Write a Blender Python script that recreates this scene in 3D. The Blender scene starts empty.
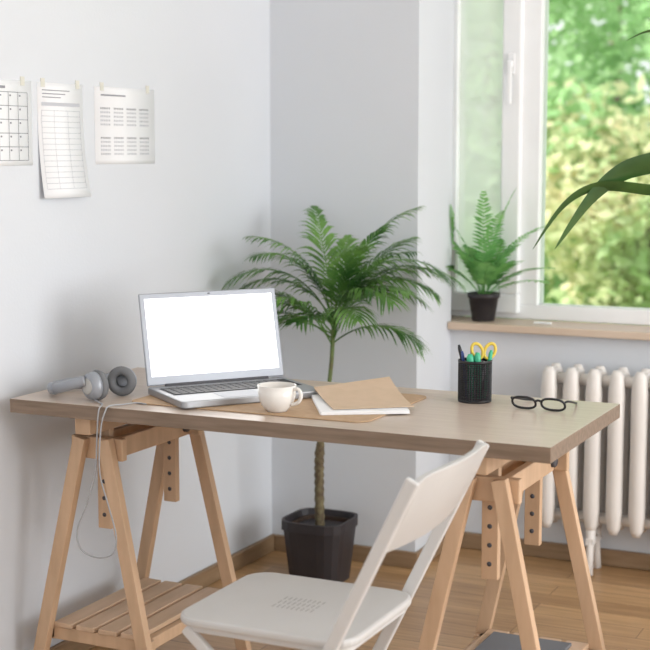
import bpy, bmesh, math, random
from mathutils import Vector, Matrix
random.seed(7)
S = bpy.context.scene
S.view_settings.view_transform = 'Standard'
S.view_settings.look = 'None'
COL = S.collection

# ------------------------------------------------------------ materials
def mat(name, col, rough=0.5, metal=0.0, col2=None, nscale=5.0, stretch=(1,1,1), bump=0.0, bscale=40.0, spec=0.5, emit=0.0, trans=0.0):
    m = bpy.data.materials.new(name); m.use_nodes = True
    nt = m.node_tree; b = nt.nodes['Principled BSDF']
    b.inputs['Roughness'].default_value = rough
    b.inputs['Metallic'].default_value = metal
    b.inputs['Specular IOR Level'].default_value = spec
    b.inputs['Base Color'].default_value = (*col, 1)
    tc = nt.nodes.new('ShaderNodeTexCoord'); mp = nt.nodes.new('ShaderNodeMapping')
    mp.inputs['Scale'].default_value = stretch
    nt.links.new(tc.outputs['Object'], mp.inputs['Vector'])
    n = nt.nodes.new('ShaderNodeTexNoise'); n.inputs['Scale'].default_value = nscale
    n.inputs['Detail'].default_value = 5
    nt.links.new(mp.outputs[0], n.inputs['Vector'])
    r = nt.nodes.new('ShaderNodeValToRGB')
    if col2 is None: col2 = tuple(c*0.95 for c in col)
    r.color_ramp.elements[0].position = .35; r.color_ramp.elements[1].position = .65
    r.color_ramp.elements[0].color = (*col2, 1); r.color_ramp.elements[1].color = (*col, 1)
    nt.links.new(n.outputs[0], r.inputs[0]); nt.links.new(r.outputs[0], b.inputs['Base Color'])
    if bump > 0:
        n2 = nt.nodes.new('ShaderNodeTexNoise'); n2.inputs['Scale'].default_value = bscale
        nt.links.new(mp.outputs[0], n2.inputs['Vector'])
        bp = nt.nodes.new('ShaderNodeBump'); bp.inputs['Strength'].default_value = bump
        bp.inputs['Distance'].default_value = .002
        nt.links.new(n2.outputs[0], bp.inputs['Height']); nt.links.new(bp.outputs[0], b.inputs['Normal'])
    if emit > 0:
        b.inputs['Emission Color'].default_value = (*col, 1); b.inputs['Emission Strength'].default_value = emit
    if trans > 0:
        t = nt.nodes.new('ShaderNodeBsdfTranslucent'); mx = nt.nodes.new('ShaderNodeMixShader')
        nt.links.new(r.outputs[0], t.inputs[0]); mx.inputs[0].default_value = trans
        out = nt.nodes['Material Output']
        nt.links.new(b.outputs[0], mx.inputs[1]); nt.links.new(t.outputs[0], mx.inputs[2]); nt.links.new(mx.outputs[0], out.inputs[0])
    return m

M_wall = mat('wall_paint', (.67,.695,.735), .9, col2=(.655,.68,.72), nscale=2, bump=.15, bscale=120)
M_white = mat('window_pvc', (.90,.91,.92), .35)
M_ceil = mat('ceiling_paint', (.88,.88,.88), .9)
M_radi = mat('radiator_enamel', (.80,.765,.73), .4)
M_base = mat('baseboard_wood', (.31,.205,.12), .5, col2=(.24,.155,.085), nscale=8, stretch=(1,1,8))
M_birch = mat('birch_wood', (.62,.42,.27), .55, col2=(.52,.345,.215), nscale=7, stretch=(4,4,.6))
M_birchx = mat('birch_slat', (.64,.45,.31), .55, col2=(.55,.38,.25), nscale=6, stretch=(5,.7,5))
M_desk = mat('desk_laminate', (.60,.50,.42), .31, col2=(.52,.42,.35), nscale=6, stretch=(1.2,14,6))
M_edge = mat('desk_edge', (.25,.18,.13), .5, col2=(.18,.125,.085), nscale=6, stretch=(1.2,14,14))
M_sill = mat('sill_wood', (.66,.53,.42), .4, col2=(.60,.47,.36), nscale=5, stretch=(1,10,4))
M_chair = mat('chair_plastic', (.56,.55,.54), .45)
M_chairf = mat('chair_frame', (.64,.635,.63), .4)
M_slot = mat('slot_shadow', (.33,.32,.31), .7)
M_silver = mat('laptop_silver', (.40,.41,.43), .38, .6)
M_silverp = mat('silver_plastic', (.34,.36,.40), .4, .25)
M_black = mat('black_plastic', (.012,.012,.015), .45)
M_dark = mat('dark_grey', (.07,.07,.08), .6)
M_mid = mat('cushion_grey', (.16,.165,.175), .7)
M_key = mat('laptop_keys', (.04,.045,.055), .5)
M_screen = mat('laptop_screen', (1,1,1), .3, emit=1.6)
M_mat = mat('desk_mat_cork', (.50,.34,.21), .75, col2=(.45,.30,.18), nscale=60)
M_kraft = mat('kraft_paper', (.60,.45,.32), .8, col2=(.56,.42,.29), nscale=30)
M_paper = mat('paper', (.86,.87,.89), .85)
M_paperg = mat('paper_grey', (.50,.49,.47), .8)
M_ink = mat('ink', (.30,.30,.33), .8)
M_inkl = mat('ink_light', (.52,.53,.57), .8)
M_ceram = mat('ceramic_white', (.82,.79,.75), .18)
M_coffee = mat('coffee', (.10,.05,.03), .2)
M_pot = mat('pot_plastic', (.03,.026,.03), .45, bump=.2)
M_soil = mat('soil', (.05,.03,.02), .95, bump=1, bscale=60)
M_palm = mat('palm_leaf', (.20,.40,.09), .36, col2=(.045,.14,.03), nscale=9, trans=.3)
M_fern = mat('fern_leaf', (.30,.60,.20), .45, col2=(.15,.40,.12), nscale=20, trans=.45)
M_strap = mat('strap_leaf', (.055,.13,.03), .3, col2=(.025,.07,.018), nscale=10, trans=.18)
M_trunk = mat('palm_trunk', (.20,.17,.09), .8, col2=(.09,.06,.035), nscale=60, bump=1, bscale=90)
M_stem = mat('palm_stem', (.16,.25,.08), .6, col2=(.14,.14,.06), nscale=30)
M_cable = mat('cable_grey', (.38,.39,.41), .5)
M_yellow = mat('handle_yellow', (.75,.55,.08), .4)
M_green = mat('marker_green', (.05,.45,.25), .4)
M_blue = mat('pen_blue', (.03,.06,.22), .4)
M_steel = mat('steel', (.6,.6,.62), .3, 1.0)
M_terra = mat('planter_ceramic', (.6,.58,.55), .6)
M_tape = mat('tape', (.68,.67,.60), .5)
M_greyfab = mat('grey_folder', (.16,.165,.18), .7)
M_leafs = [mat('tree_leaf_a', (.56,.78,.42), .8, col2=(.27,.49,.20), nscale=.9, trans=.45),
           mat('tree_leaf_b', (.74,.87,.62), .8, col2=(.44,.64,.36), nscale=.9, trans=.45),
           mat('tree_leaf_c', (.76,.70,.46), .8, col2=(.46,.62,.30), nscale=1.4, trans=.45)]
M_bark = mat('bark', (.12,.09,.06), .9, bump=1)
M_lawn = mat('lawn', (.24,.40,.14), .95, col2=(.16,.30,.09), nscale=3)

def glass_mat(name, washout=0.0):
    m = bpy.data.materials.new(name); m.use_nodes = True
    nt = m.node_tree; nt.nodes.clear()
    o = nt.nodes.new('ShaderNodeOutputMaterial'); mx = nt.nodes.new('ShaderNodeMixShader')
    t = nt.nodes.new('ShaderNodeBsdfTransparent'); g = nt.nodes.new('ShaderNodeBsdfGlossy')
    g.inputs['Roughness'].default_value = .02
    f = nt.nodes.new('ShaderNodeFresnel'); f.inputs[0].default_value = 1.3
    nt.links.new(f.outputs[0], mx.inputs[0]); nt.links.new(t.outputs[0], mx.inputs[1]); nt.links.new(g.outputs[0], mx.inputs[2])
    last = mx
    if washout > 0:  # white shader mix stands in for overexposure
        tr = nt.nodes.new('ShaderNodeBsdfTranslucent'); tr.inputs[0].default_value = (1,1,1,1)
        df = nt.nodes.new('ShaderNodeBsdfDiffuse'); df.inputs[0].default_value = (1,1,1,1)
        m3 = nt.nodes.new('ShaderNodeMixShader'); m3.inputs[0].default_value = .5
        nt.links.new(tr.outputs[0], m3.inputs[1]); nt.links.new(df.outputs[0], m3.inputs[2])
        m2 = nt.nodes.new('ShaderNodeMixShader'); m2.inputs[0].default_value = washout
        nt.links.new(mx.outputs[0], m2.inputs[1]); nt.links.new(m3.outputs[0], m2.inputs[2]); last = m2
    nt.links.new(last.outputs[0], o.inputs[0]); return m
M_glass = glass_mat('window_glass')
M_glass_washout = glass_mat('washed_out_window_glass', .60)  # left pane: white mixed into the glass imitates overexposed glare

def floor_mat():
    m = bpy.data.materials.new('oak_floor'); m.use_nodes = True
    nt = m.node_tree; b = nt.nodes['Principled BSDF']; L = nt.links
    tc = nt.nodes.new('ShaderNodeTexCoord')
    br = nt.nodes.new('ShaderNodeTexBrick')
    br.inputs['Color1'].default_value = (.58,.365,.185,1); br.inputs['Color2'].default_value = (.44,.265,.13,1)
    br.inputs['Mortar'].default_value = (.22,.13,.06,1); br.inputs['Scale'].default_value = 1
    br.inputs['Mortar Size'].default_value = .0014; br.inputs['Brick Width'].default_value = .9; br.inputs['Row Height'].default_value = .095
    br.offset = .37
    L.new(tc.outputs['Object'], br.inputs['Vector'])
    mp = nt.nodes.new('ShaderNodeMapping'); mp.inputs['Scale'].default_value = (1.5, 22, 1)
    L.new(tc.outputs['Object'], mp.inputs['Vector'])
    n = nt.nodes.new('ShaderNodeTexNoise'); n.inputs['Scale'].default_value = 3; n.inputs['Detail'].default_value = 6
    L.new(mp.outputs[0], n.inputs['Vector'])
    r = nt.nodes.new('ShaderNodeValToRGB')
    r.color_ramp.elements[0].position = .3; r.color_ramp.elements[0].color = (.72,.67,.62,1)
    r.color_ramp.elements[1].position = .7; r.color_ramp.elements[1].color = (1.08,1.06,1.04,1)
    L.new(n.outputs[0], r.inputs[0])
    mx = nt.nodes.new('ShaderNodeMix'); mx.data_type = 'RGBA'; mx.blend_type = 'MULTIPLY'; mx.inputs[0].default_value = 1
    L.new(br.outputs[0], mx.inputs[6]); L.new(r.outputs[0], mx.inputs[7]); L.new(mx.outputs[2], b.inputs['Base Color'])
    b.inputs['Roughness'].default_value = .30
    return m
M_floor = floor_mat()

# ------------------------------------------------------------ builders
def empty(name, loc=(0,0,0)):
    e = bpy.data.objects.new(name, None); e.location = loc; e.empty_display_size = .05
    COL.objects.link(e); return e

def obj(name, verts, faces, m, parent=None, smooth=False, bevel=0, seg=2, mats=None, fm=None):
    me = bpy.data.meshes.new(name); me.from_pydata([tuple(v) for v in verts], [], faces); me.update()
    if len(faces) < 6000:
        bm = bmesh.new(); bm.from_mesh(me)
        bmesh.ops.recalc_face_normals(bm, faces=bm.faces)
        bm.to_mesh(me); bm.free()
    for mm in (mats or [m]): me.materials.append(mm)
    if fm:
        for p, i in zip(me.polygons, fm): p.material_index = i
    if smooth:
        for p in me.polygons: p.use_smooth = True
    o = bpy.data.objects.new(name, me); COL.objects.link(o)
    if bevel > 0:
        b = o.modifiers.new('bevel', 'BEVEL'); b.width = bevel; b.segments = seg; b.limit_method = 'ANGLE'; b.angle_limit = math.radians(40)
    if parent: o.parent = parent
    return o

BF = [(0,1,3,2),(4,6,7,5),(0,4,5,1),(2,3,7,6),(0,2,6,4),(1,5,7,3)]
def box(name, x0,x1,y0,y1,z0,z1, m, parent=None, bevel=0, seg=2):
    v = [(x,y,z) for x in (x0,x1) for y in (y0,y1) for z in (z0,z1)]
    return obj(name, v, BF, m, parent, bevel=bevel, seg=seg)

def beam(name, p1, p2, w, t, m, parent=None, wdir=(0,1,0), bevel=.002):
    p1 = Vector(p1); p2 = Vector(p2); a = (p2-p1).normalized()
    wd = Vector(wdir); wd = (wd - a*wd.dot(a)).normalized(); td = a.cross(wd)
    v = []
    for p in (p1,p2):
        for sw in (-.5,.5):
            for st in (-.5,.5): v.append(p + wd*w*sw + td*t*st)
    return obj(name, v, BF, m, parent, bevel=bevel)

def tube(name, pts, rad, m, parent=None, n=10, closed=False, cap=True, sx=1.0):
    pts = [Vector(p) for p in pts]; N = len(pts)
    rs = rad if isinstance(rad, (list,tuple)) else [rad]*N
    v = []; f = []; up = None
    for i,p in enumerate(pts):
        if closed: t = (pts[(i+1)%N]-pts[i-1]).normalized()
        else: t = (pts[min(i+1,N-1)]-pts[max(i-1,0)]).normalized()
        if up is None:
            up = Vector((0,0,1)) if abs(t.z)<.9 else Vector((1,0,0))
        up = (up - t*up.dot(t)).normalized(); s = t.cross(up)
        for k in range(n):
            a = 2*math.pi*k/n
            v.append(p + (up*math.cos(a)*sx + s*math.sin(a))*rs[i])
    for i in range(N if closed else N-1):
        j = (i+1)%N
        for k in range(n):
            f.append((i*n+k, i*n+(k+1)%n, j*n+(k+1)%n, j*n+k))
    if cap and not closed:
        f.append(tuple(range(n))); f.append(tuple(reversed(range((N-1)*n, N*n))))
    return obj(name, v, f, m, parent, smooth=True)

def smoothpts(pts, k=6, closed=False):
    P = [Vector(p) for p in pts]; out = []; N = len(P)
    rng = N if closed else N-1
    for i in range(rng):
        if closed: a,b,c,d = P[i-1],P[i],P[(i+1)%N],P[(i+2)%N]
        else: a,b,c,d = P[max(i-1,0)],P[i],P[i+1],P[min(i+2,N-1)]
        for j in range(k):
            t = j/k
            out.append(.5*((2*b)+(c-a)*t+(2*a-5*b+4*c-d)*t*t+(3*b-a-3*c+d)*t**3))
    if not closed: out.append(P[-1])
    return out

def lathe(name, prof, c, m, parent=None, n=40, closed=False, smooth=True, rot=None):
    v = []; f = []
    for (r,z) in prof:
        for k in range(n):
            a = 2*math.pi*k/n; p = Vector((r*math.cos(a), r*math.sin(a), z))
            if rot is not None: p = rot @ p
            v.append(p + Vector(c))
    K = len(prof)
    for i in range(K-1):
        for k in range(n):
            f.append((i*n+k, i*n+(k+1)%n, (i+1)*n+(k+1)%n, (i+1)*n+k))
    if not closed:
        f.append(tuple(range(n))); f.append(tuple(range((K-1)*n, K*n)))
    else:
        for k in range(n): f.append(((K-1)*n+k, (K-1)*n+(k+1)%n, (k+1)%n, k))
    return obj(name, v, f, m, parent, smooth=smooth)

def rrect(name, cx, cy, w, d, r, z0, z1, ang, m, parent=None, bevel=0, k=6):
    pts = []
    for (sx,sy,a0) in ((1,1,0),(-1,1,90),(-1,-1,180),(1,-1,270)):
        for i in range(k+1):
            a = math.radians(a0+90*i/k)
            pts.append((sx*(w/2-r)+r*math.cos(a), sy*(d/2-r)+r*math.sin(a)))
    ca,sa = math.cos(ang), math.sin(ang); n = len(pts)
    v = []
    for z in (z0,z1):
        for (x,y) in pts:
            v.append((cx+x*ca-y*sa, cy+x*sa+y*ca, z))
    f = [tuple(reversed(range(n))), tuple(range(n,2*n))]
    for i in range(n): f.append((i,(i+1)%n,n+(i+1)%n,n+i))
    return obj(name, v, f, m, parent, bevel=bevel)

# ------------------------------------------------------------ room
WX = -2.235; BY = 4.267; PX = -1.711; WY = 4.575; PB = -1.785; WB = 4.86
H = 2.8; XR = 3.2; YF = -1.8
box('floor', WX-.15, XR, YF, WB, -.1, 0, M_floor)
box('ceiling', WX-.15, XR, YF, WB, H, H+.1, M_ceil)
box('wall_left', WX-.15, WX, YF, WB, 0, H, M_wall)
box('wall_back', WX, PX, BY, WY, 0, H, M_wall)
box('wall_reveal', WX, PB, WY, WB, 0, H, M_wall)
WR = -.25
box('wall_below_window', PB, WR, WY, WB, 0, .752, M_wall)
box('wall_above_window', PB, WR, WY, WB, 2.45, H, M_wall)
box('wall_right_of_window', WR, XR, WY, WB, 0, H, M_wall)
def board(name, x0,x1,y0,y1):
    box(name, x0,x1,y0,y1,0,.055, M_base, bevel=.004)
board('baseboard_left', WX, WX+.016, YF, BY)
board('baseboard_back', WX+.016, PX+.016, BY-.016, BY)
board('baseboard_return', PX, PX+.016, BY, WY)
board('baseboard_window', PX+.016, XR, WY-.016, WY)
sv = empty('trim_window_sill')
box('sill_board', PX+.002, WR, 4.535, 4.72, .7525, .778, M_sill, sv, bevel=.004)
box('sill_return', PB+.001, PX+.001, WY+.001, 4.72, .7525, .778, M_sill, sv)
win = empty('window_1')
y0, y1 = 4.72, 4.80
zb, zt = .778, 2.45
X0, X3 = PB+.002, WR-.002
box('frame_bottom', X0, X3, y0, y1, zb, zb+.05, M_white, win, .004)
box('frame_top', X0, X3, y0, y1, zt-.05, zt, M_white, win, .004)
box('frame_left', X0, X0+.035, y0, y1, zb+.05, zt-.05, M_white, win, .004)
box('frame_right', X3-.05, X3, y0, y1, zb+.05, zt-.05, M_white, win, .004)
box('mullion', -1.530, -1.455, y0, y1, zb+.05, zt-.05, M_white, win, .004)
sx0, sx1 = X0+.012, -1.517
sy0, sy1 = 4.695, 4.765
box('sash_bottom', sx0, sx1, sy0, sy1, zb+.02, zb+.085, M_white, win, .006)
box('sash_top', sx0, sx1, sy0, sy1, zt-.11, zt-.035, M_white, win, .006)
box('sash_left', sx0, sx0+.03, sy0, sy1, zb+.085, zt-.11, M_white, win, .004)
box('sash_right', sx1-.066, sx1, sy0, sy1, zb+.085, zt-.11, M_white, win, .006)
box('glass_left', sx0+.03, sx1-.066, 4.7180, 4.7181, zb+.085, zt-.11, M_glass_washout, win)
box('glass_right', -1.455, X3-.05, 4.755, 4.761, zb+.05, zt-.05, M_glass, win)
box('handle_plate', sx1-.045, sx1-.020, 4.687, 4.695, 1.60, 1.67, M_white, win, .003)
box('handle_lever', sx1-.041, sx1-.024, 4.665, 4.677, 1.50, 1.645, M_white, win, .004)
box('handle_neck', sx1-.039, sx1-.026, 4.676, 4.688, 1.625, 1.643, M_white, win)
box('window_wedge', -1.43, -1.37, 4.60, 4.615, .7785, .786, M_white, bevel=.003)

# ------------------------------------------------------------ radiator
rad = empty('radiator')
nsec = 12; sp = .073; rx0 = -1.361
ra, rb = 4.44, 4.515
for i in range(nsec):
    x = rx0 + sp*(i+.5)
    v = []; f = []
    for j,(yy) in enumerate((ra, rb)):
        prof = [(0.012,.140),(.020,.160),(.026,.21),(.025,.40),(.026,.59),(.021,.645),(.012,.665)]
        b0 = len(v)
        for (r,z) in prof:
            for k in range(12):
                a = 2*math.pi*k/12
                v.append((x+r*1.05*math.cos(a), yy+r*.9*math.sin(a), z))
        for q in range(len(prof)-1):
            for k in range(12):
                f.append((b0+q*12+k, b0+q*12+(k+1)%12, b0+(q+1)*12+(k+1)%12, b0+(q+1)*12+k))
        f.append(tuple(b0+k for k in range(12))); f.append(tuple(b0+72+k for k in range(12)))
    obj('column_pair_%d'%i, v, f, M_radi, rad, smooth=True)
    box('top_bridge_%d'%i, x-.021, x+.021, ra, rb, .605, .657, M_radi, rad, .012, 3)
    box('bottom_bridge_%d'%i, x-.021, x+.021, ra, rb, .150, .20, M_radi, rad, .012, 3)
tube('top_header', [(rx0+.01,4.475,.625),(rx0+sp*nsec-.01,4.475,.625)], .019, M_radi, rad)
tube('bottom_header', [(rx0+.01,4.475,.18),(rx0+sp*nsec-.01,4.475,.18)], .019, M_radi, rad)
for j,i in enumerate((2.5,9.5)):
    x = rx0+sp*i
    tube('foot_%d'%j, [(x,4.445,.16),(x,4.435,.09),(x,4.42,0.004)], [.018,.012,.016], M_radi, rad)
    box('foot_bracket_%d'%j, x-.012,x+.012,4.425,4.53,.10,.12, M_radi, rad)
    tube('foot_rear_%d'%j, [(x,4.51,.16),(x,4.515,.09),(x,4.52,0.004)], [.018,.012,.016], M_radi, rad)
tube('supply_pipe', [(rx0+sp*nsec-.01,4.475,.18),(rx0+sp*nsec+.12,4.475,.18),(rx0+sp*nsec+.12,4.475,0.0)], .011, M_radi, rad)

# ------------------------------------------------------------ desk
DX0, DX1, DY0, DY1 = -2.190, -.832, 2.81, 3.378
DZ = .75; DT = .034
desk = empty('trestle_desk')
v = [(x,y,z) for x in (DX0,DX1) for y in (DY0,DY1) for z in (DZ-DT,DZ)]
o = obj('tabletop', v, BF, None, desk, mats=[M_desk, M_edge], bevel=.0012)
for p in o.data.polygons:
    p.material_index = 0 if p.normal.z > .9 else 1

def trestle(name, cx):
    T = desk
    zt = DZ-DT
    pre = name+'_'
    yf, yr = 2.885, 3.295
    box(pre+'top_beam', cx-.022, cx+.022, DY0+.03, DY1-.02, zt-.045, zt-.0005, M_birch, T, .003)
    for j,(y,sgn) in enumerate(((yf,1),(yr,-1))):
        for s,t in ((-1,'l'),(1,'r')):
            beam(pre+'leg_%s_%d'%(t,j), (cx+s*.035,y,.655),(cx+s*.180,y-sgn*.02,.0), .024, .034, M_birch, T, (0,1,0))
        ya, yb = sorted((y+sgn*.014, y+sgn*.034))
        box(pre+'head_%d'%j, cx-.075, cx+.075, ya, yb, .60, .655, M_birch, T, .003)
        ya, yb = sorted((y, y+sgn*.022))
        box(pre+'foot_rail_%d'%j, cx-.156, cx+.156, ya, yb, .132, .165, M_birch, T, .002)
        yu = y+sgn*.052
        box(pre+'upright_%d'%j, cx-.019, cx+.019, yu-.010, yu+.010, .42, zt-.001, M_birch, T, .002)
        for q in range(5):
            z = .455+q*.042
            lathe(pre+'hole_%d_%d'%(j,q), [(.0055,0),(.0055,.0212)], (cx,yu-.0106,z), M_dark, T, n=12, rot=Matrix.Rotation(-math.pi/2,3,'X'))
        lathe(pre+'knob_%d'%j, [(.006,0),(.006,.02),(.014,.02),(.014,.032),(.010,.036)], (cx+.019,yu,.625), M_dark, T, n=16, rot=Matrix.Rotation(math.pi/2,3,'Y'))
    for s in (-1,1):
        box(pre+'side_rail_%s'%('l' if s<0 else 'r'), cx+s*.034-.010, cx+s*.034+.010, yf+.036, yr-.036, .60, .650, M_birch, T, .003)
        beam(pre+'shelf_rail_%s'%('l' if s<0 else 'r'), (cx+s*.136,yf,.150),(cx+s*.136,yr,.150), .018,.030, M_birch, T, (1,0,0))
    for q in range(4):
        x = cx-.099+q*.066
        box(pre+'slat_%d'%q, x-.027, x+.027, yf-.005, yr+.005, .1655, .178, M_birchx, T, .002)
trestle('left_trestle', -2.0)
trestle('right_trestle', -1.0)
box('document_folder', -1.10, -.905, 2.95, 3.26, .179, .187, M_greyfab, bevel=.002)

# ------------------------------------------------------------ folding chair
ch = empty('folding_chair')
cyc = 2.50; hw = .180
rrect('seat', -1.252, cyc, .380, .350, .055, .437, .455, 0, M_chair, ch, bevel=.006)
rrect('seat_underframe', -1.252, cyc, .355, .32, .04, .425, .4365, 0, M_chairf, ch)
for i in range(9):
    for j in range(3):
        x = -1.290+ i*.0105; y = cyc-.030+j*.026
        box('slot_%d_%d'%(i,j), x-.0012, x+.0012, y-.009, y+.009, .4546,.4552, M_slot, ch)
def barpt(z): return -1.308 + z*.485
for s,t in ((-1,'near'),(1,'far')):
    y = cyc+s*hw*1.03
    beam('frame_bar_'+t, (barpt(0.0),y,0.0),(barpt(.775),y,.775), .014,.026, M_chairf, ch, (0,1,0), .004)
    y2 = cyc+s*(hw-.028)
    beam('rear_leg_'+t, (-1.42,y2,.428),(-.93,y2,0.0), .014,.024, M_chairf, ch, (0,1,0), .004)
beam('front_crossbar', (barpt(.10),cyc-hw,.10),(barpt(.10),cyc+hw,.10), .02,.014, M_chairf, ch, (0,0,1))
beam('rear_crossbar', (-1.044,cyc-hw+.03,.10),(-1.044,cyc+hw-.03,.10), .02,.014, M_chairf, ch, (0,0,1))
beam('seat_pivot', (barpt(.42),cyc-hw,.42),(barpt(.42),cyc+hw,.42), .014,.014, M_steel, ch, (0,0,1))
nu, nv = 16, 8; v=[]; f=[]
for layer in (0,1):
    for i in range(nu+1):
        for j in range(nv+1):
            a = i/nu*2-1; b = j/nv
            z = .632+b*.15
            x = barpt(z)+.020*(1-a*a)+ (.007 if layer else -.007)+.006*math.sin(b*math.pi)
            zz = z - (.012*abs(a)**8)*b
            v.append((x, cyc+a*(hw+.006), zz))
W = (nu+1)*(nv+1)
for layer in (0,1):
    for i in range(nu):
        for j in range(nv):
            q = layer*W+i*(nv+1)+j
            f.append((q,q+1,q+nv+2,q+nv+1))
for i in range(nu):
    for j in (0,nv):
        q=i*(nv+1)+j; f.append((q,q+nv+1,W+q+nv+1,W+q))
for j in range(nv):
    for i in (0,nu):
        q=i*(nv+1)+j; f.append((q,q+1,W+q+1,W+q))
obj('backrest', v, f, M_chair, ch, smooth=False, bevel=.003)

# ------------------------------------------------------------ desk mat, laptop
rrect('desk_mat', -1.588, 3.078, .625, .395, .035, DZ+.0003, DZ+.0033, 0, M_mat, bevel=.001)
ZM = DZ+.0036
lap = empty('laptop')
la = math.radians(52.7); ex = Vector((math.cos(la), math.sin(la),0)); ey = Vector((-math.sin(la), math.cos(la),0))
lc = Vector((-1.7055,3.068,0))
def L(x,y,z): 
    p = lc+ex*x+ey*y; return (p.x,p.y,z)
LW, LD = .372, .240
rrect('base', lc.x, lc.y, LW, LD, .012, ZM, ZM+.017, la, M_silver, lap, bevel=.003)
zt0 = ZM+.017
def lbox(name, x0,x1,y0,y1,z0,z1,m,bevel=0):
    v = [L(x,y,z) for x in (x0,x1) for y in (y0,y1) for z in (z0,z1)]
    return obj(name, v, BF, m, lap, bevel=bevel)
lbox('keyboard_deck', -.170,.170, -.025,.080, zt0-.001, zt0+.0006, M_key)
for r in range(6):
    for k in range(17):
        x0 = -.166 + k*.0196; yy = -.021+r*.0167
        if r==0 and 4<=k<=9:
            if k>4: continue
            lbox('spacebar', x0, x0+.0196*6-.003, yy, yy+.0137, zt0+.0006, zt0+.002, M_black); continue
        lbox('key_%d_%d'%(r,k), x0, x0+.0166, yy, yy+.0137, zt0+.0006, zt0+.002, M_black)
lbox('trackpad', -.075,.03,-.108,-.038, zt0-.0005, zt0+.0005, M_silverp)
lbox('hinge', -.14,.14,.108,.119, zt0-.004, zt0+.006, M_dark, .002)
tl = math.radians(14)
hd = Vector((0,0,1))*math.cos(tl)+ey*math.sin(tl); nn = ey*math.cos(tl)-Vector((0,0,1))*math.sin(tl)
hb = lc+ey*.113; hb = Vector((hb.x,hb.y,zt0+.003))
def lid(name, x0,x1,a0,a1,n0,n1,m,bevel=0):
    v=[hb+ex*x+hd*a+nn*n for x in (x0,x1) for a in (a0,a1) for n in (n0,n1)]
    return obj(name, v, BF, m, lap, bevel=bevel)
lid('lid', -LW/2,LW/2, 0,.230, 0,.007, M_silverp, .0025)
lid('screen', -.173,.173, .022,.216, -.0008,.0, M_screen)
lid('webcam', -.003,.003,.222,.225,-.0006,0,M_black)

# ------------------------------------------------------------ cup
cup = empty('coffee_cup')
cc = (-1.517, 2.924, ZM)
lathe('bowl', [(r*1.06,z*1.05) for r,z in [(.0,.0),(.022,0),(.024,.004),(.034,.014),(.040,.030),(.0425,.058),(.0405,.058),(.038,.030),(.031,.016),(.018,.008),(0,.008)]], cc, M_ceram, cup, n=48)
lathe('coffee', [(0,.042),(.0408,.042),(.0408,.0425),(0,.0425)], cc, M_coffee, cup, n=40)
dl = Vector((.86,-.05,0)).normalized()
cv = Vector(cc)
hp = [cv+dl*.041+Vector((0,0,.052)), cv+dl*.056+Vector((0,0,.055)), cv+dl*.064+Vector((0,0,.042)), cv+dl*.057+Vector((0,0,.025)), cv+dl*.038+Vector((0,0,.017))]
tube('handle', smoothpts(hp,6), .0042, M_ceram, cup, n=10)

# ------------------------------------------------------------ notebook + kraft folder
ang = math.atan2(.212,-.127)
rrect('notebook', -1.376, 3.070, .240, .205, .004, ZM, ZM+.008, ang, M_paper, bevel=.001)
nx=14; v=[]; f=[]
ca,sa = math.cos(ang+.10), math.sin(ang+.10)
for layer in (0,1):
    for i in range(nx+1):
        for yy in (-.095,.095):
            x = -.12+.24*i/nx
            z = ZM+.0095+layer*.0015+ .032*(i/nx)**2*(0.35+0.65*(0.5-yy/.19))
            v.append((-1.380+x*ca-yy*sa, 3.100+x*sa+yy*ca, z))
n2=(nx+1)*2
for layer in (0,1):
    for i in range(nx): f.append((layer*n2+2*i,layer*n2+2*i+1,layer*n2+2*i+3,layer*n2+2*i+2))
for i in range(nx):
    f.append((2*i,2*i+2,n2+2*i+2,n2+2*i)); f.append((2*i+1,2*i+3,n2+2*i+3,n2+2*i+1))
f.append((0,1,n2+1,n2)); f.append((2*nx,2*nx+1,n2+2*nx+1,n2+2*nx))
obj('kraft_folder', v, f, M_kraft)

# ------------------------------------------------------------ pencil cup
pc = empty('pencil_cup'); px,py = -1.157,3.262; pr=.039; ph=.096
v=[];f=[];n=40;rr_=22
for i in range(rr_+1):
    for k in range(n):
        a=2*math.pi*k/n; v.append((px+pr*math.cos(a),py+pr*math.sin(a),DZ+.003+ph*i/rr_))
for i in range(rr_):
    for k in range(n): f.append((i*n+k,i*n+(k+1)%n,(i+1)*n+(k+1)%n,(i+1)*n+k))
o=obj('mesh_wall',v,f,M_black,pc); wm=o.modifiers.new('w','WIREFRAME'); wm.thickness=.0030
lathe('rim', [(pr-.001,ph-.003),(pr+.002,ph-.003),(pr+.002,ph+.003),(pr-.001,ph+.003)], (px,py,DZ+.002), M_black, pc, closed=True)
lathe('base', [(0,0),(pr+.001,0),(pr+.001,.006),(0,.006)], (px,py,DZ+.0004), M_black, pc)
st = [((-.012,.010),(-.036,-.010),.136,.0045,M_black),((.0,.018),(-.018,.026),.128,.0045,M_blue),((.012,.0),(.010,-.012),.120,.008,M_green),
      ((-.004,-.010),(-.006,-.018),.116,.009,M_green),((.02,.012),(.034,.014),.124,.005,M_green),((-.016,-.008),(-.026,-.016),.122,.004,M_blue)]
for i,(a,b,h,r,m) in enumerate(st):
    tube('pen_%d'%i, [(px+a[0],py+a[1],DZ+.008),(px+b[0],py+b[1],DZ+h*.93),(px+b[0]*1.05,py+b[1]*1.05,DZ+h)], [r,r,r*.6], m, pc, n=12)
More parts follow.
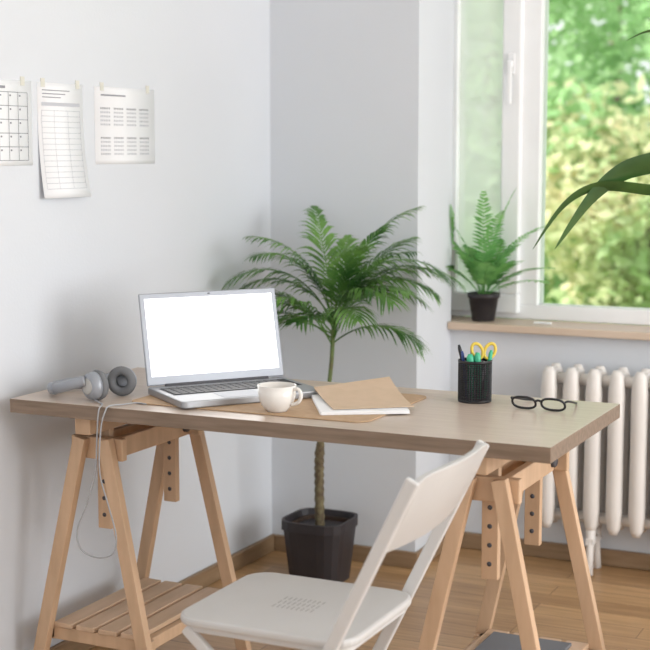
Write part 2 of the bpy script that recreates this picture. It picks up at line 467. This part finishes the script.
for s,m in ((-1,M_yellow),(1,M_yellow)):
    dx = Vector((.9026,.4305,0)); c0 = Vector((px,py,DZ+.122))+dx*(.020+s*.015)
    pts=[c0+dx*(.013*math.cos(a)+.004*s*math.sin(a))+Vector((0,0,1))*(.018*math.sin(a)) for a in [2*math.pi*k/20 for k in range(20)]]
    tube('scissor_ring_%s'%('a' if s<0 else 'b'), pts, .004, m, pc, n=8, closed=True)
    beam('scissor_blade_%s'%('a' if s<0 else 'b'), c0-Vector((0,0,.017)), Vector((px,py,DZ+.02))+dx*.004, .008,.0015, M_steel, pc, tuple(dx), 0)

# ------------------------------------------------------------ eyeglasses
gl = empty('eyeglasses'); gc = Vector((-.979,3.200,DZ)); ga = math.radians(0)
gx = Vector((math.cos(ga),math.sin(ga),0)); gy = Vector((-math.sin(ga),math.cos(ga),0)); gz=Vector((0,0,1))
for s,t in ((-1,'l'),(1,'r')):
    pts=[]
    for k in range(28):
        a=2*math.pi*k/28; ca_,sa_=math.cos(a),math.sin(a)
        x = .028*math.copysign(abs(ca_)**.75,ca_); z=.018*math.copysign(abs(sa_)**.85,sa_)
        zz=.0175+z*.80
        pts.append(gc+gx*(s*.035+x)+gz*zz+gy*(-.5*z))
    tube('rim_'+t, pts, .0028, M_black, gl, n=8, closed=True)
    tp = [gc+gx*(s*.064)+gz*.025, gc+gx*(s*.068)+gy*.015+gz*.025, gc+gx*(s*.064)+gy*.085+gz*.010, gc+gx*(s*.055)+gy*.125+gz*.003]
    tube('temple_'+t, smoothpts(tp,5), .0026, M_black, gl, n=8)
tube('bridge', smoothpts([gc-gx*.010+gz*.021, gc+gz*.025-gy*.002, gc+gx*.010+gz*.021],4), .0028, M_black, gl, n=8)

# ------------------------------------------------------------ headphones
hpn = empty('headphones')
def cupat(nm, c, axis):
    axis = Vector(axis).normalized(); rot = axis.to_track_quat('Z','Y').to_matrix()
    lathe(nm+'_shell', [(0,.018),(.022,.018),(.031,.012),(.034,.003),(.034,-.004),(.0,-.004)], c, M_silverp, hpn, n=36, rot=rot)
    lathe(nm+'_disc', [(0,.0195),(.018,.0195),(.020,.018),(0,.0175)], c, M_paperg, hpn, n=30, rot=rot)
    lathe(nm+'_cushion', [(.014,-.004),(.033,-.004),(.037,-.011),(.034,-.021),(.024,-.023),(.016,-.018)], c, M_mid, hpn, n=36, rot=rot, closed=True)
c1 = Vector((-1.985,2.868,DZ+.0375)); c2 = Vector((-1.965,2.967,DZ+.0375))
cupat('earcup_near', c1, (-.35,-.93,0)); cupat('earcup_far', c2, (-.25,.97,0))
band = [c1+Vector((-.012,-.016,.014)), c1+Vector((-.05,-.020,.002)), Vector((-2.09,2.866,DZ+.024)), Vector((-2.130,2.90,DZ+.018)), Vector((-2.125,2.96,DZ+.018)), Vector((-2.08,2.995,DZ+.022)), c2+Vector((-.05,.024,-.0)), c2+Vector((-.01,.014,.012))]
bp = smoothpts(band,6)
tube('headband', bp, .0075, M_silverp, hpn, n=12, sx=1.7)
tube('band_pad', bp[13:-13], .0105, M_silverp, hpn, n=12, sx=1.4)
cab = [(-1.98,2.86,DZ+.006),(-1.94,2.835,DZ+.003),(-1.925,2.815,DZ+.003),(-1.923,2.798,DZ-.008),(-1.925,2.792,.68),(-1.93,2.79,.60),(-1.955,2.79,.52),(-1.985,2.79,.45),(-1.975,2.79,.405),(-1.93,2.79,.39),(-1.885,2.79,.405),(-1.875,2.79,.45),(-1.895,2.79,.52),(-1.918,2.79,.60),(-1.913,2.791,.70),(-1.905,2.798,DZ-.008),(-1.903,2.815,DZ+.003),(-1.885,2.85,DZ+.003),(-1.87,2.878,DZ+.003),(-1.84,2.874,DZ+.003)]
tube('cable', smoothpts(cab,6), .0018, M_cable, hpn, n=6)

# ------------------------------------------------------------ wall papers
def wallsheet(name, ya, yb, za, zb_, kind, curl=0.0):
    e = empty(name); X = WX+.0006
    n=16; v=[]; f=[]
    def off(t): return curl*max(0,(t-.25)/.75)**2
    for i in range(n+1):
        t=i/n; z=zb_+(za-zb_)*t
        for y in (ya,yb): v.append((X+off(t)*(1.0 if y==yb else .75), y, z))
    for i in range(n): f.append((2*i,2*i+1,2*i+3,2*i+2))
    o=obj('sheet',v,f,M_paper,e,smooth=True)
    md=o.modifiers.new('s','SOLIDIFY'); md.thickness=.0004; md.offset=0
    def line(nm,y0,y1,z0,z1,m):
        def xo(y,z):
            t=(zb_-z)/(zb_-za); k=(y-ya)/(yb-ya); return X+off(t)*(.75+.25*k)+.0009
        N=6; v=[];f=[]
        for i in range(N+1):
            z=z0+(z1-z0)*i/N
            for y in (y0,y1): v.append((xo(y,z),y,z))
        for i in range(N): f.append((2*i,2*i+1,2*i+3,2*i+2))
        obj(nm,v,f,m,e)
    W=yb-ya; Hh=zb_-za
    if kind=='month':
        for i in range(8): y=ya+W*(.06+.88*i/7); line('v%d'%i,y-.0008,y+.0008,za+Hh*.06,za+Hh*.86,M_ink)
        for i in range(6): z=za+Hh*(.06+.80*i/5); line('h%d'%i,ya+W*.06,ya+W*.94,z-.0008,z+.0008,M_ink)
        line('title',ya+W*.35,ya+W*.65,za+Hh*.90,za+Hh*.93,M_ink)
        for i in range(7):
            for j in range(5): line('d%d_%d'%(i,j), ya+W*(.075+.88*i/7), ya+W*(.095+.88*i/7), za+Hh*(.17+.16*j), za+Hh*(.19+.16*j), M_ink)
    if kind=='form':
        line('hdr',ya+W*.08,ya+W*.92,za+Hh*.80,za+Hh*.83,M_inkl)
        for i in range(15): z=za+Hh*(.08+.68*i/14); line('h%d'%i,ya+W*.08,ya+W*.92,z-.0006,z+.0006,M_inkl)
        for k in (.08,.35,.65,.92): line('v%d'%int(k*100),ya+W*k-.0006,ya+W*k+.0006,za+Hh*.08,za+Hh*.76,M_inkl)
        for j in range(3): line('t%d'%j,ya+W*.1,ya+W*(.5+.1*j),za+Hh*(.87+.03*j),za+Hh*(.878+.03*j),M_ink)
    if kind=='days':
        for bx in range(4):
            for by in range(2):
                for i in range(6):
                    for j in range(5):
                        y=ya+W*(.09+.215*bx+.027*i); z=za+Hh*(.12+.38*by+.052*j)
                        line('c%d%d%d%d'%(bx,by,i,j), y, y+W*.016, z, z+Hh*.024, M_ink if j==4 else M_inkl)
        line('title',ya+W*.10,ya+W*.5,za+Hh*.88,za+Hh*.90,M_ink)
    for k in (.12,.88):
        box('tape_%d'%int(k*100), X-.0004, X+.0014, ya+W*k-.008, ya+W*k+.008, zb_-.012, zb_+.010, M_tape, e)
wallsheet('wall_calendar', 2.685, 2.985, 1.312, 1.520, 'month')
wallsheet('wall_planner_sheet', 3.008, 3.205, 1.228, 1.520, 'form', curl=.022)
wallsheet('wall_schedule_sheet', 3.258, 3.556, 1.312, 1.520, 'days')

# ------------------------------------------------------------ foliage helpers
def frond(V, F, base, az, el, length, droop, nleaf, ll, lw, startt=.2, ldroop=.35, sweep=35, rw=.0026, lift=.12):
    p=Vector(base); N=nleaf+6; h=Vector((math.cos(az),math.sin(az),0)); side=Vector((-math.sin(az),math.cos(az),0)); up=Vector((0,0,1))
    pts=[]; ds=length/N; bendy=random.uniform(-.3,.3)
    for i in range(N+1):
        t=i/N; e=el-droop*t**1.3
        hh=(h+side*bendy*t).normalized()
        tg=hh*math.cos(e)+up*math.sin(e); pts.append((p.copy(),tg.copy(),t)); p=p+tg*ds
    for wv in (side, None):
        b=len(V)
        for (q,tg,t) in pts:
            wd_ = wv if wv is not None else side.cross(tg)
            w=rw*(1-.75*t)
            V.append(q+wd_*w); V.append(q-wd_*w)
        for i in range(N): F.append((b+2*i,b+2*i+1,b+2*i+3,b+2*i+2))
    for (q,tg,t) in pts:
        if t<startt: continue
        tt=(t-startt)/(1-startt)
        L_=ll*(math.sin(math.pi*(.18+.78*tt))**.7)*random.uniform(.85,1.1)
        nrm=side.cross(tg)
        for s in (-1,1):
            a=math.radians(sweep+22*tt+random.uniform(-7,7))
            d=(side*s*math.cos(a)+tg*math.sin(a)).normalized()
            d=(d+up*(lift+random.uniform(-.08,.08))).normalized()
            wv=d.cross(nrm).normalized()
            b=len(V)
            prof=[(0,.35,0),(.3,1,.02),(.6,.8,.10),(.82,.45,.24),(1,.0,.40)]
            for (k,wf,dr) in prof:
                c=q+d*L_*k-up*L_*dr*ldroop*1.8
                w=lw*wf*.5+.0002
                V.append(c+wv*w); V.append(c-wv*w)
            for i in range(4): F.append((b+2*i,b+2*i+1,b+2*i+3,b+2*i+2))

# ------------------------------------------------------------ potted palm
pp = empty('potted_palm'); X,Y = -1.940, 4.03
def sqpot(name, cx, cy, wb, wt, h, m, parent):
    v=[];f=[];K=28
    rings=[(wb*.5,0),(wb*.5,.004),(wt*.5*.95,h*.84),(wt*.5*.955,h*.85),(wt*.5,h*.85),(wt*.5,h),(wt*.5-.008,h),(wt*.5-.014,h*.86),(.01,h*.86)]
    for (r,z) in rings:
        for k in range(K):
            a=2*math.pi*(k+.5)/K; c,s=math.cos(a),math.sin(a)
            q=(abs(c)**4.5+abs(s)**4.5)**(-1/4.5)
            v.append((cx+r*c*q,cy+r*s*q,z))
    for i in range(len(rings)-1):
        for k in range(K): f.append((i*K+k,i*K+(k+1)%K,(i+1)*K+(k+1)%K,(i+1)*K+k))
    f.append(tuple(range(K))); f.append(tuple(range((len(rings)-1)*K,len(rings)*K)))
    return obj(name,v,f,m,parent)
sqpot('pot', X, Y, .165, .210, .20, M_pot, pp)
sqpot('soil_fill', X, Y, .14, .17, .183, M_soil, pp)
tr = [(X,Y,.17),(X-.002,Y,.30),(X+.005,Y-.01,.42),(X+.03,Y-.01,.58),(X+.045,Y-.01,.70),(X+.05,Y-.01,.80)]
tp = smoothpts(tr,10)
rs=[]
for i,p in enumerate(tp):
    z=p.z; base_=.0135 if z<.42 else (.010 if z<.5 else .0065)
    rs.append(base_+(.003*(i%2) if z<.47 else .0005*(i%2)))
k=next(i for i,p in enumerate(tp) if p.z>.46)
tube('trunk_lower', tp[:k+1], rs[:k+1], M_trunk, pp, n=12)
tube('trunk_upper', tp[k:], rs[k:], M_stem, pp, n=10)
V=[];F=[]
top=Vector((X+.05,Y-.01,.80))
specs=[(205,40,.36,1.3),(190,62,.40,1.5),(228,50,.37,1.6),(255,65,.38,1.4),(275,35,.24,1.0),(300,60,.34,1.6),(330,55,.34,1.6),(350,68,.40,1.6),
       (12,56,.38,1.8),(30,48,.36,1.6),(45,74,.42,1.0),(100,76,.34,.6),(150,78,.40,.7),(215,80,.43,1.3),(0,80,.45,1.4),(8,40,.32,1.5),
       (320,78,.40,1.2),(25,70,.47,1.9),(198,58,.42,2.0),(30,82,.47,1.1),(200,30,.31,1.1),(240,76,.42,1.6),(18,75,.50,2.2),(210,70,.46,2.0),(345,82,.44,.8),(60,60,.30,1.2),(20,64,.52,1.9)]
for (az,el,ln,dr) in specs:
    b=top+Vector((0,0,random.uniform(-.06,.03)))
    frond(V,F,b,math.radians(az+random.uniform(-8,8)),math.radians(el+random.uniform(-3,3)),ln*random.uniform(.92,1.02),dr,25,.125,.0085,startt=.25,ldroop=.6,sweep=38)
V=[Vector((max(v.x,WX+.012),min(v.y,BY-.012) if v.x<PX+.02 else min(v.y,4.38),v.z)) for v in V]
obj('fronds',V,F,M_palm,pp)

# ------------------------------------------------------------ potted fern
pf = empty('potted_fern'); X,Y=-1.612,4.622; Z=.7785
lathe('pot', [(0,0),(.036,0),(.038,.002),(.050,.078),(.054,.078),(.055,.094),(.050,.094),(.047,.082),(0,.082)], (X,Y,Z), M_pot, pf, n=36)
lathe('soil', [(0,.0822),(.046,.0822),(.040,.088),(0,.090)], (X,Y,Z), M_soil, pf, n=24)
V=[];F=[]
fs=[]
for i in range(15):
    az=i*137.5; el=random.uniform(50,84); ln=random.uniform(.16,.25)
    if math.sin(math.radians(az))>.2: el=random.uniform(76,88); ln*=.9
    fs.append((az,el,ln,random.uniform(.5,1.2)))
fs += [(-22,30,.27,.7),(-8,45,.26,.9),(205,82,.36,.9),(190,74,.35,1.0),(25,88,.37,.5),(-60,80,.34,.8),(200,58,.18,.9),(-30,58,.24,1.0),(-75,84,.37,.5),(-15,72,.34,1.0)]
for (az,el,ln,dr) in fs:
    c,s=math.cos(math.radians(az)),math.sin(math.radians(az))
    frond(V,F,(X+c*.012,Y+s*.012,Z+.085),math.radians(az),math.radians(el),ln,dr,22,.046,.0085,startt=.22,ldroop=.2,sweep=18,rw=.0016,lift=.05)
V=[Vector((max(v.x,PB+.012 if v.y>WY+.01 else PX+.006),min(v.y,4.688),max(v.z,.786))) for v in V]
obj('fronds',V,F,M_fern,pf)

# ------------------------------------------------------------ dracaena at the right (mostly outside the view)
dr = empty('potted_dracaena'); cx,cy=-.536,3.40
lathe('planter', [(0,0),(.11,0),(.12,.01),(.15,.28),(.155,.30),(.140,.30),(.135,.27),(0,.27)], (cx,cy,0), M_terra, dr, n=40)
lathe('soil', [(0,.271),(.133,.271),(.12,.278),(0,.282)], (cx,cy,0), M_soil, dr, n=30)
tube('cane', smoothpts([(cx,cy,.25),(cx+.01,cy,.6),(cx-.005,cy+.005,.9),(cx,cy,1.16)],6), [.017]*19, M_trunk, dr, n=12)
V=[];F=[]
def strap(prof, az, w=.036, tilt=0.0):
    pts=smoothpts([(r,0,z) for r,z in prof],6); n=len(pts); b=len(V)
    h=Vector((math.cos(az),math.sin(az),0)); s=Vector((-math.sin(az),math.cos(az),0))
    for i,p in enumerate(pts):
        t=i/(n-1); tg=(pts[min(i+1,n-1)]-pts[max(i-1,0)]).normalized()
        N3=h*(-tg.z)+Vector((0,0,tg.x))
        sd=(s*math.cos(tilt)+N3*math.sin(tilt)); n3=(N3*math.cos(tilt)-s*math.sin(tilt))
        c=Vector((cx,cy,0))+h*p.x+Vector((0,0,p.z))
        ww=w*.5*min(1,.5+t*1.4)*(1-max(0,(t-.5)/.5)**1.8)+.0004
        V.append(c+sd*ww+n3*ww*.25); V.append(c); V.append(c-sd*ww+n3*ww*.25)
    for i in range(n-1):
        F.append((b+3*i,b+3*i+1,b+3*i+4,b+3*i+3)); F.append((b+3*i+1,b+3*i+2,b+3*i+5,b+3*i+4))
a0=math.radians(180+25.5)
strap([(0,1.12),(.1,1.27),(.18,1.325),(.244,1.318),(.312,1.295),(.38,1.235),(.457,1.125)], a0, .050, tilt=1.25)
strap([(0,1.10),(.1,1.20),(.18,1.25),(.244,1.258),(.36,1.266),(.437,1.225),(.507,1.125)], a0, .030, tilt=.95)
strap([(0,1.15),(.08,1.38),(.16,1.56),(.22,1.608),(.26,1.612),(.305,1.593)], a0, .016, tilt=.5)
for i in range(14):
    az=math.radians(-130+ i*22+0)
    if abs(((az-a0+math.pi)%(2*math.pi))-math.pi)<math.radians(62): continue
    l=random.uniform(.25,.42); z=1.12+random.uniform(-.03,.05); up_=random.uniform(.12,.32)
    strap([(0,z),(l*.25,z+up_*.8),(l*.5,z+up_),(l*.8,z+up_*.7),(l,z+up_*.1)], az, .036)
obj('leaves',V,F,M_strap,dr,smooth=True)

# ------------------------------------------------------------ outdoors
box('lawn', -40, 30, 5.4, 60, -1.6, -1.4, M_lawn)
def tree(cx,cy,h,rad_,m,n=9000,zlow=-.3):
    t=empty('tree')
    tube('trunk',[(cx,cy,-1.398),(cx,cy,-1.2),(cx+.1,cy,.8),(cx,cy+.1,h*.75)],[.17,.15,.12,.05],M_bark,t,n=10)
    V=[];F=[]
    cl=[]
    for i in range(46):
        z=random.uniform(zlow,h); k=math.sin(math.pi*min(1,max(.12,(z-zlow+.5)/(h-zlow+1.0))))
        a=random.uniform(0,6.28); r=rad_*k*math.sqrt(random.random())
        cl.append((Vector((cx+r*math.cos(a),cy+r*math.sin(a),z)),random.uniform(.35,.75)))
    for i in range(n):
        c,s=random.choice(cl); d=Vector((random.gauss(0,1),random.gauss(0,1),random.gauss(0,.8))).normalized()*s*random.uniform(.6,1.0)
        p=c+d; u=Vector((random.gauss(0,1),random.gauss(0,1),random.gauss(0,.6))).normalized(); w=u.cross(Vector((random.gauss(0,1),random.gauss(0,1),random.gauss(0,1)))).normalized()
        L_=random.uniform(.05,.10); b=len(V)
        V += [p-u*L_, p+w*L_*.5, p+u*L_, p-w*L_*.5]; F.append((b,b+1,b+2,b+3))
    V=[Vector((q.x,q.y,max(q.z,-1.25))) for q in V]
    obj('foliage',V,F,m,t)
tree(-4.6,13.2,3.6,1.7,M_leafs[0])
tree(-2.9,12.4,1.5,1.1,M_leafs[2],6000)
tree(-7.0,14.0,4.4,1.9,M_leafs[1])
tree(-2.0,14.5,4.2,1.8,M_leafs[0])
tree(-4.4,17.0,5.2,2.5,M_leafs[1],10000)
tree(-9.6,16.0,4.8,2.2,M_leafs[1])
tree(1.2,14.0,4.2,2.0,M_leafs[1])
tree(-8.0,19.0,5.6,2.6,M_leafs[0],10000)
tree(-1.0,18.5,5.4,2.6,M_leafs[1],10000)

# ------------------------------------------------------------ light
wd = bpy.data.worlds.new('world'); S.world = wd; wd.use_nodes=True
nt=wd.node_tree; bg=nt.nodes['Background']
bg.inputs[0].default_value=(.95,.98,1.0,1); bg.inputs[1].default_value=1.32
def area(name, loc, rot, sx, sy, power, col=(1,1,1)):
    l=bpy.data.lights.new(name,'AREA'); l.shape='RECTANGLE'; l.size=sx; l.size_y=sy; l.energy=power; l.color=col
    o=bpy.data.objects.new(name,l); o.location=loc; o.rotation_euler=rot; COL.objects.link(o); return o
area('side_fill_light', (3.0,2.6,1.6), (math.radians(90),0,math.radians(90)), 2.4,2.0, 130, (.99,.995,1))  # added fill from the right, brightens left wall and pillar side; no window there
sl=bpy.data.lights.new('sun','SUN'); sl.energy=7.5; sl.angle=math.radians(5); sl.color=(1,.98,.94)
so=bpy.data.objects.new('sun',sl); COL.objects.link(so)
so.rotation_euler=Vector((.55,.45,-.75)).to_track_quat('-Z','Y').to_euler()

# ------------------------------------------------------------ camera
cam=bpy.data.cameras.new('camera'); co=bpy.data.objects.new('camera',cam); COL.objects.link(co)
co.location=(0,0,1.35)
co.rotation_euler=(math.radians(90-6.88),0,math.radians(25.5))
cam.sensor_width=36; cam.lens=36*1450/650; cam.clip_end=200
cam.dof.use_dof=True; cam.dof.focus_distance=3.5; cam.dof.aperture_fstop=4.0
S.camera=co
